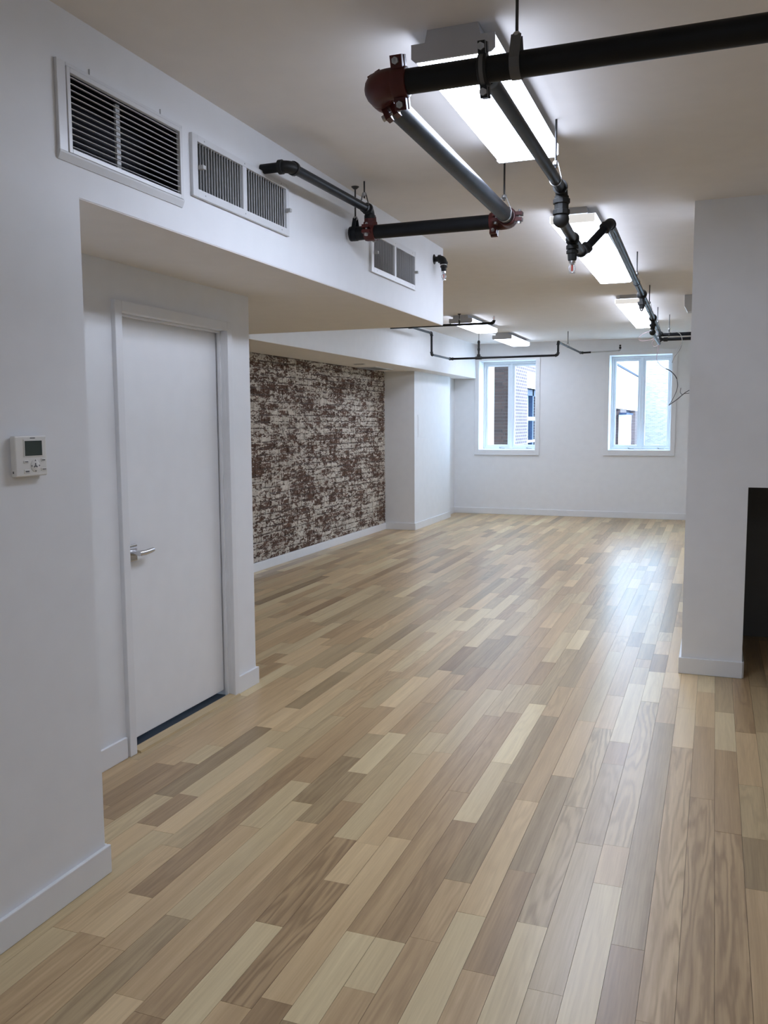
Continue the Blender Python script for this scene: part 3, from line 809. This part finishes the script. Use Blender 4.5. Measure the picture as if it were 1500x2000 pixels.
# ------------------------------------------------------------------ main sprinkler run
ZP = 2.594; r1 = .0370; r2 = .0235
net = thing('sprinkler_pipework', (-1.0, 3.6, ZP), 'black and grey sprinkler pipe run with red couplings under the ceiling', 'pipework')
YA, YB_, XM = 2.636, 4.575, -1.020          # cross pipe near, cross pipe far, lengthwise pipe
pipe(net, (-.935, YA, ZP), (XR, YA, ZP), r1, 'pipe_black', 24)
pipe(net, (XM, 2.735, ZP), (XM, 4.478, ZP), r1, 'pipe_grey', 24)
pipe(net, (-1.905, YB_, ZP), (-1.118, YB_, ZP), r1, 'pipe_black', 24)
MB().lathe((-1.905, YB_, ZP), (-1, 0, 0), [(0, r1), (.002, r1 * 1.08), (.012, r1 * 1.06), (.016, r1 * .7)], 20).build('end_cap', M['pipe_black'], net, smooth=True)
# red grooved elbows
c = Vector((XM, YA, ZP))
MB().sweep(bez(c + Vector((.075, 0, 0)), c + Vector((-.012, -.012, 0)), c + Vector((0, .075, 0)), 10), [r1 * 1.05] + [r1 * 1.22] * 9 + [r1 * 1.05], 20).build('elbow', M['red'], net, smooth=True)
coupling(net, c + Vector((.085, 0, 0)), (1, 0, 0), r1, .052, (0, -.35, 1))
coupling(net, c + Vector((0, .088, 0)), (0, 1, 0), r1, .052, (.45, 0, -1))
c = Vector((XM, YB_, ZP))
MB().sweep(bez(c + Vector((-.072, 0, 0)), c + Vector((.012, .012, 0)), c + Vector((0, -.072, 0)), 10), [r1 * 1.05] + [r1 * 1.22] * 9 + [r1 * 1.05], 20).build('elbow', M['red'], net, smooth=True)
coupling(net, c + Vector((-.085, 0, 0)), (1, 0, 0), r1, .050, (0, -.3, -1))
coupling(net, c + Vector((0, -.075, 0)), (0, 1, 0), r1, .050, (1, 0, -.05))
# mechanical tee on the near cross pipe, branch leaving it
XB4 = -.672
coupling(net, (XB4, YA, ZP), (1, 0, 0), r1, .030, (0, -.25, 1), 'fitting')
MB().lathe((XB4, YA, ZP), (1, 0, 0), [(-.006, r1 * 1.29), (.006, r1 * 1.29)], 22).build('strap', M['strap'], net, smooth=True)
MB().lathe((XB4, YA + .03, ZP), (0, 1, 0), [(0, r2 * 1.5), (.03, r2 * 1.45), (.04, r2 * 1.2), (.055, r2 * 1.2)], 18).build('outlet', M['fitting'], net, smooth=True)
E1 = Vector((-.676, 4.065, ZP)); E2 = Vector((-.678, 4.07, 2.462)); TE = Vector((-.684, 4.45, 2.450)); E3 = Vector((-.688, 4.81, 2.448)); E4 = Vector((-.563, 4.925, 2.612))
pipe(net, (XB4, YA + .06, ZP), E1 - Vector((0, .03, 0)), r2)
elbow(net, E1, (0, -1, 0), (0, 0, -1), r2 * 1.18, .046)
collar(net, E1.lerp(E2, .40), (0, 0, 1), r2 * 1.62, .022)
collar(net, E1.lerp(E2, .58), (0, 0, 1), r2 * 1.35, .03)
collar(net, E1.lerp(E2, .76), (0, 0, 1), r2 * 1.62, .022)
ball(net, E2, (0, 0, 1), r2 * 1.55, 'elbow')
pipe(net, E2 + Vector((0, .02, 0)), TE, r2)
ball(net, TE, (0, 1, 0), r2 * 1.5, 'tee')
pipe(net, TE, E3, r2)
pipe(net, TE, TE - Vector((0, 0, .06)), r2 * .85, 'fitting')
collar(net, TE - Vector((0, 0, .040)), (0, 0, 1), r2 * 1.3, .020)
MB().lathe(TE - Vector((0, 0, .056)), (0, 0, -1), [(0, r2 * 1.25), (.014, r2 * 1.25), (.016, r2 * 1.0), (.045, r2 * .9), (.050, r2 * .7)], 8).build('reducer', M['fitting'], net)
sprinkler(net, TE - Vector((0, 0, .104)))
dg = (E4 - E3).normalized()
elbow(net, E3, (0, -1, 0), dg, r2 * 1.18, .045)
pipe(net, E3 + dg * .03, E4 - dg * .03, r2 * .9, 'pipe_black')
E5 = Vector((-.663, 11.35, 2.612)); d5 = (E5 - E4).normalized()
elbow(net, E4, -dg, d5, r2 * 1.18, .042)
pipe(net, E4 + d5 * .03, E5, r2)
for yy, bigd in ((7.75, True), (9.55, False)):
    p = E4 + d5 * ((yy - E4.y) / d5.y)
    ball(net, p, d5, r2 * 1.75, 'tee')
    MB().lathe(p - Vector((0, 0, .03)), (0, 0, -1), [(0, r2 * .9), (.03, r2 * .9), (.031, r2 * 1.5), (.055, r2 * 1.5), (.057, r2 * 1.1), (.085, r2 * .9), (.115 if not bigd else .088, r2 * .9)], 10).build('drop', M['fitting'], net)
    if bigd: sprinkler(net, p - Vector((0, 0, .118)))
    else:
        q = p - Vector((0, 0, .145))
        ball(net, q, d5, r2 * 1.4, 'elbow')
        e2 = Vector((-.672, 11.33, q.z + .03))
        pipe(net, q, e2, r2 * .8)
# far cross pipes running to the side
for zz, rr in ((2.605, .0215), (2.548, .0190)):
    pipe(net, (-.672, 11.36, zz), (1.9, 11.36, zz), rr, 'pipe_black')
ball(net, E5, (0, 1, 0), r2 * 1.5, 'tee')
ball(net, (-.672, 11.36, 2.548), (1, 0, 0), r2 * 1.5, 'tee')
collar(net, (-.60, 11.36, 2.548), (1, 0, 0), .026, .05)
collar(net, (-.665, 11.30, 2.59), (0, 0, 1), .034, .02, 'clamp')
# riser from the far cross pipe into the soffit
XT = -1.80
mt = Vector((XT, YB_, ZP))
coupling(net, mt, (1, 0, 0), r1, .060, (0, -1, .1))
MB().lathe(mt + Vector((0, 0, .03)), (0, 0, 1), [(0, .043), (.022, .040), (.024, .036), (.050, .034)], 8).build('outlet', M['red'], net)
ee = Vector((XT, YB_ - .005, 2.710)); ef = Vector((XT, 3.60, 2.690))
elbow(net, ee, (0, 0, -1), (0, -1, 0), .027, .042)
pipe(net, ee - Vector((0, .03, 0)), ef + Vector((0, .03, 0)), .0225)
elbow(net, ef, (0, 1, 0), (-1, 0, 0), .027, .046)
pipe(net, ef - Vector((.03, 0, 0)), (XN, 3.60, 2.690), .0215, 'pipe_black')
# hangers
hanger(net, -.575, YA, ZP, r1, (1, 0, 0), True, 'strap', .030)
hanger(net, XM, 4.42, ZP, r1, (0, 1, 0), False)
hanger(net, XB4 - .004, 3.90, ZP, r2, (0, 1, 0), False)
hanger(net, -1.888, YB_, ZP, r1, (1, 0, 0), True, 'pipe_black', .022)
hanger(net, XT, 4.49, 2.708, .0235, (0, 1, 0), False, 'rod', .012)
for yy in (7.08, 8.84, 10.57):
    p = E4 + d5 * ((yy - E4.y) / d5.y)
    hanger(net, p.x, p.y, p.z, r2, (0, 1, 0), False, 'rod')
hanger(net, -.56, 11.36, 2.605, .0215, (1, 0, 0), False, 'rod')

# ------------------------------------------------------------------ thin run near the back windows
rs = .0145
n2 = thing('sprinkler_pipework', (-3.0, 11.5, 2.7), 'thin black sprinkler pipe stepping across in front of the first window', 'pipework')
Y1, Z1 = 10.29, 2.718
pipe(n2, (XS2, Y1, Z1), (-2.505, Y1, Z1), rs, 'pipe_black', 12)
elbow(n2, (-2.486, Y1, Z1), (-1, 0, 0), (0, 0, 1), rs * 1.2, .030)
sprinkler(n2, (-2.486, Y1, Z1 + .028), True, .9)
hanger(n2, -2.91, Y1, Z1, rs, (1, 0, 0), True, 'rod', .012)
XQ = -3.526
collar(n2, (XQ, Y1, Z1), (1, 0, 0), rs * 1.5, .06, 'tee', seg=12)
pipe(n2, (XQ, Y1, Z1), (XQ, 11.12, Z1), rs, 'pipe_grey', 12)
elbow(n2, (XQ, 11.137, Z1), (0, -1, 0), (0, 0, -1), rs * 1.25, .032)
pipe(n2, (XQ, 11.137, Z1 - .02), (XQ, 11.137, 2.46), rs, 'pipe_black', 12)
elbow(n2, (XQ, 11.137, 2.442), (0, 0, 1), (0, 1, 0), rs * 1.25, .032)
pipe(n2, (XQ, 11.155, 2.442), (XQ, 12.00, 2.442), rs, 'pipe_grey', 12)
elbow(n2, (XQ, 12.022, 2.442), (0, -1, 0), (1, 0, 0), rs * 1.25, .036)
pipe(n2, (XQ + .02, 12.022, 2.442), (-2.035, 12.022, 2.445), rs, 'pipe_black', 12)
collar(n2, (-3.118, 12.022, 2.443), (1, 0, 0), rs * 1.5, .09, 'tee', seg=12)
MB().lathe((-3.118, 12.022, 2.443), (0, 0, 1), [(0, .02), (.03, .026), (.05, .022), (.055, .014), (.10, .014), (.105, .019), (.13, .019), (.135, .015), (.20, .015), (.202, .019), (.225, .019), (.24, .012)], 12).build('riser', M['fitting'], n2, smooth=True)
MB().tube((-3.118, 12.022, 2.67), (-3.118, 12.022, CE - .001), .004, 8).build('rod', M['rod'], n2)
elbow(n2, (-2.017, 12.022, 2.446), (-1, 0, 0), (0, 0, 1), rs * 1.3, .034)
pipe(n2, (-2.017, 12.022, 2.465), (-2.017, 12.022, 2.605), rs, 'pipe_black', 12)
elbow(n2, (-2.019, 12.03, 2.622), (0, 0, -1), (0, 1, 0), rs * 1.3, .034)
pipe(n2, (-2.019, 12.05, 2.624), (-2.022, 14.16, 2.632), rs, 'pipe_grey', 12)
hanger(n2, -2.020, 12.87, 2.628, rs, (0, 1, 0), False, 'rod', .010)
elbow(n2, (-2.022, 14.19, 2.632), (0, -1, 0), (1, 0, 0), rs * 1.3, .034)
pipe(n2, (-2.00, 14.19, 2.632), (-1.865, 14.19, 2.636), rs, 'pipe_black', 12)
tag(MB().tube((-1.865, 14.19, 2.636), (-1.445, 14.19, 2.645), .012, 12).build('pipe', M['vane'], n2, smooth=True), 'white painted end of the thin pipe')
elbow(n2, (-1.42, 14.19, 2.646), (-1, 0, 0), (0, 0, 1), .013, .024, 'steel')
MB().lathe((-1.42, 14.19, 2.668), (0, 0, 1), [(0, .014), (.02, .018), (.035, .018), (.04, .012)], 10).build('sprinkler_head', M['fitting'], n2)
MB().lathe((-1.42, 14.19, 2.712), (0, 0, 1), [(0, .008), (.006, .015), (.022, .015), (.026, .008)], 10).build('deflector', M['fitting'], n2)

# ------------------------------------------------------------------ lone sprinkler on the soffit side
w = thing('wall_sprinkler', (XN, 6.19, 2.73), 'black elbow with a pendent sprinkler at the end of the soffit', 'sprinkler')
MB().lathe((XN, 6.19, 2.730), (1, 0, 0), [(0, .036), (.003, .034), (.006, .020)], 14).build('escutcheon', M['fitting'], w)
MB().tube((XN + .002, 6.19, 2.730), (XN + .05, 6.19, 2.730), .019, 12).build('nipple', M['fitting'], w, smooth=True)
elbow(w, (XN + .072, 6.19, 2.730), (-1, 0, 0), (0, 0, -1), .025, .036)
MB().lathe((XN + .072, 6.19, 2.700), (0, 0, -1), [(0, .016), (.018, .016), (.019, .026), (.032, .026), (.034, .021), (.06, .018)], 10).build('reducer', M['fitting'], w)
MB().lathe((XN + .072, 6.19, 2.690), (0, 0, -1), [(0, .0205), (.006, .0205)], 12).build('thread_ring', M['trim'], w)
sprinkler(w, (XN + .072, 6.19, 2.640))

# ------------------------------------------------------------------ loose wires by the far cross pipe
def wire(name, pts, r, mat, label, cat='wire'):
    o = MB().sweep(smooth_path(pts, 6), r, 6).build(name, M[mat], None, smooth=True)
    return tag(o, label, cat)
YW = 11.32
wire('loose_wire', [(-.665, YW, 2.585), (-.74, YW - .02, 2.645), (-.86, YW - .02, 2.622), (-.915, YW, 2.565), (-.87, YW, 2.535), (-.78, YW, 2.545), (-.70, YW - .01, 2.575)], .0019, 'cable_pink', 'thin pink wire looped beside the pipe corner')
wire('loose_wire', [(-.71, YW, 2.57), (-.755, YW, 2.51), (-.735, YW, 2.465), (-.69, YW, 2.475), (-.665, YW, 2.53)], .0018, 'cable_pink', 'small pink wire loop drooping under the pipe corner')
wire('grey_cable', [(-.58, YW, 2.622), (-.50, YW - .02, 2.632), (-.43, YW - .02, 2.600), (-.405, YW - .02, 2.52), (-.425, YW - .02, 2.43), (-.49, YW, 2.33), (-.515, YW, 2.26)], .0042, 'cable_grey', 'grey cable draped over the side pipe and hanging down', 'cable')
dw = thing('dangling_wire', (-.67, YW, 2.54), 'thin wire with a dark taped stretch dangling before the second window', 'wire')
def strand(name, pts, r, mat): return MB().sweep(smooth_path(pts, 6), r, 6).build(name, M[mat], dw, smooth=True)
strand('strand', [(-.665, YW, 2.54), (-.68, YW, 2.44), (-.695, YW, 2.35), (-.690, YW, 2.29), (-.645, YW, 2.23), (-.585, YW, 2.19)], .0026, 'cable_pink')
strand('taped_stretch', [(-.585, YW, 2.19), (-.535, YW, 2.165), (-.48, YW, 2.11), (-.455, YW, 2.065)], .0060, 'cable_dark')
strand('strand', [(-.455, YW, 2.065), (-.442, YW, 1.98), (-.465, YW, 1.89), (-.505, YW, 1.80), (-.54, YW, 1.745)], .0032, 'cable_dark')
strand('strand', [(-.54, YW, 1.745), (-.44, YW - .01, 1.82), (-.36, YW - .02, 1.89), (-.27, YW, 1.955), (-.1, YW, 2.12), (.05, YW, 2.53)], .0048, 'cable_dark')
strand('strand', [(-.385, YW, 1.87), (-.41, YW, 1.90), (-.405, YW, 1.955)], .003, 'cable_dark')
strand('strand', [(-.36, YW - .02, 1.885), (-.32, YW, 1.888), (-.25, YW, 1.90), (-.15, YW, 1.98)], .003, 'cable_dark')

# ------------------------------------------------------------------ small fixed items
cb = thing('ceiling_box', (-.24, 9.75, CE), 'grey tapered box on the ceiling half hidden by the partition', 'ceiling box')
MB().prism([(-.335, CE - .11), (-.305, CE - .17), (-.12, CE - .17), (-.09, CE - .11), (-.09, CE), (-.335, CE)], 'xz', 9.66, 9.84).build('body', M['vane'], cb, bevel=.003)
MB().lathe((-.21, 9.75, CE - .17), (0, 0, -1), [(0, .05), (.008, .045)], 14).build('base_ring', M['grille'], cb)
ap = thing('access_panel', (XP, 12.22, 1.34), 'small white access panel set in the pilaster', 'access panel')
MB().box(XP, XP + .006, 12.045, 12.40, 1.340, 1.662).build('frame', M['wall'], ap, bevel=.001)
MB().box(XP + .006, XP + .009, 12.07, 12.375, 1.365, 1.637).build('panel', M['wall'], ap, bevel=.001)
sd = thing('ceiling_diffuser', (-4.30, 11.08, SOF - .004), 'square air diffuser under the soffit beside the brick wall', 'air grille')
zf = SOF - .004
for q in ((-4.44, -4.415, 10.74, 11.42), (-4.19, -4.165, 10.74, 11.42), (-4.415, -4.19, 10.74, 10.775), (-4.415, -4.19, 11.385, 11.42)):
    MB().box(*q, zf - .008, zf).build('frame', M['grille'], sd)
MB().box(-4.415, -4.19, 10.775, 11.385, zf - .002, zf).build('duct_opening', M['duct_grey'], sd)
for i in range(8):
    x = -4.40 + i * .028
    MB().prism([(x, zf - .002), (x + .012, zf - .009), (x + .014, zf - .008), (x + .003, zf - .0015)], 'xz', 10.775, 11.385).build('vane', M['vane'], sd)
sl = thing('ceiling_slot', (-4.17, 10.18, zf), 'small dark slot plate under the soffit beside the diffuser', 'vent slot')
MB().box(-4.24, -4.10, 10.15, 10.21, zf - .004, zf).build('plate', M['vane'], sl)
MB().box(-4.23, -4.11, 10.16, 10.20, zf - .006, zf - .004).build('slot', M['duct'], sl)

# ------------------------------------------------------------------ courtyard outside
tag(MB().box(-14, 14, YF + .45, 62, -.65, -.4).build('ground', M['ground']), 'pale courtyard paving outside the windows', kind='structure')
XL, YL, ZR = -3.84, 17.5, 3.82
bd = thing('brick_building', (XL, YL, -.4), 'brick building with a brown pier and cream lintels across the courtyard', 'building')
b = MB()
wins = [(19.05, 21.6, .75, 2.28), (36.2, 39.0, .2, 2.07), (41.7, 46.6, .2, 2.05)]
y = YL
for (a, e, z0, z1) in wins:
    b.box(XL - .4, XL, y, a, -.4, ZR); b.box(XL - .4, XL, a, e, -.4, z0); b.box(XL - .4, XL, a, e, z1, ZR); y = e
b.box(XL - .4, XL, y, 48.3, -.4, ZR)
b.build('wall', M['ext_brick'], bd)
MB().box(XL - .3, XL + .03, 36.0, 47.6, 2.07, 3.78).build('lintel_panel', M['ext_white'], bd)
MB().box(XL - .3, XL + .02, 18.95, 23.5, 2.28, 2.62).build('lintel', M['ext_white'], bd)
MB().box(XL - .42, XL + .06, YL, 48.3, ZR, ZR + .07).build('coping', M['ext_blue'], bd)
for (a, e, z0, z1) in wins[:1]:
    f = MB().box(XL - .22, XL - .12, a, a + .12, z0, z1).box(XL - .22, XL - .12, e - .12, e, z0, z1).box(XL - .22, XL - .12, a, e, z1 - .14, z1).box(XL - .22, XL - .12, a, e, z0, z0 + .1).box(XL - .22, XL - .12, 20.22, 20.36, z0, z1)
    wf = f.build('window_frame', M['ext_blue'], bd)
    MB().box(XL - .20, XL - .11, a, e, 1.58, 1.66).box(XL - .20, XL - .11, a, e, 1.08, 1.13).build('transom', M['vinyl'], wf)
    MB().box(XL - .19, XL - .18, a, e, z0, z1).build('pane', M['glass'], wf)
    MB().box(XL - .40, XL - .38, a, e, z0, z1).build('blind', M['ext_white'], wf)
MB().box(XL - .38, XL - .25, 36.2, 39.0, .2, 2.07).build('recess_panel', M['ext_brown'], bd)
MB().box(XL - .38, XL - .25, 41.7, 46.6, .2, 2.05).build('recess_panel', M['ext_blue'], bd)
MB().box(XL - .05, XL + .25, 38.9, 41.5, -.4, 1.82).build('cream_pier', M['ext_white'], bd)
MB().box(XL + .0, XL + .30, 38.6, 41.8, 1.82, 1.90).build('pier_cap', M['ext_blue'], bd)
for zz in (.75, 1.22, 1.7):
    MB().box(XL - .26, XL - .22, 41.7, 46.6, zz, zz + .06).build('rail', M['ext_white'], bd)
# end face of the building: pier of single bricks
pw0 = -4.205
MB().box(pw0, XL - .0, YL - .02, YL - .001, .3, ZR).build('pier_mortar', M['mortar_light'], bd)
MB().box(-6.5, pw0 - .0, YL - .03, YL + .1, -.4, ZR).build('cream_wall', M['ext_white'], bd)
pmesh = None
RH = .0677
for r_ in range(50):
    z = .32 + r_ * RH
    if z + RH > ZR - .02: break
    cuts = [pw0 + .002, -4.035, XL] if r_ % 2 else [pw0 + .002, -3.985, XL]
    for a, e in zip(cuts[:-1], cuts[1:]):
        if pmesh is None:
            o = MB().box(-.5, .5, -.5, .5, -.5, .5).build('brick', M['pier_brick'], bd); pmesh = o; base = o.data
            for v in base.vertices: v.co += Vector((XL, YL, -.4))
        else:
            o = pmesh.copy(); o.name = 'brick'; COL.objects.link(o)
        o.location = Vector(((a + e) / 2, YL - .022 + R.uniform(-.002, .002), z + RH / 2)) - Vector((XL, YL, -.4))
        o.scale = (e - a - .010, .024, RH - .011)
pw = MB().box(XL, 9, 48.3, 48.7, -.4, 9).build('pale_brick_wall', M['ext_pale'])
tag(pw, 'pale painted brick wall closing the far side of the courtyard', 'wall')
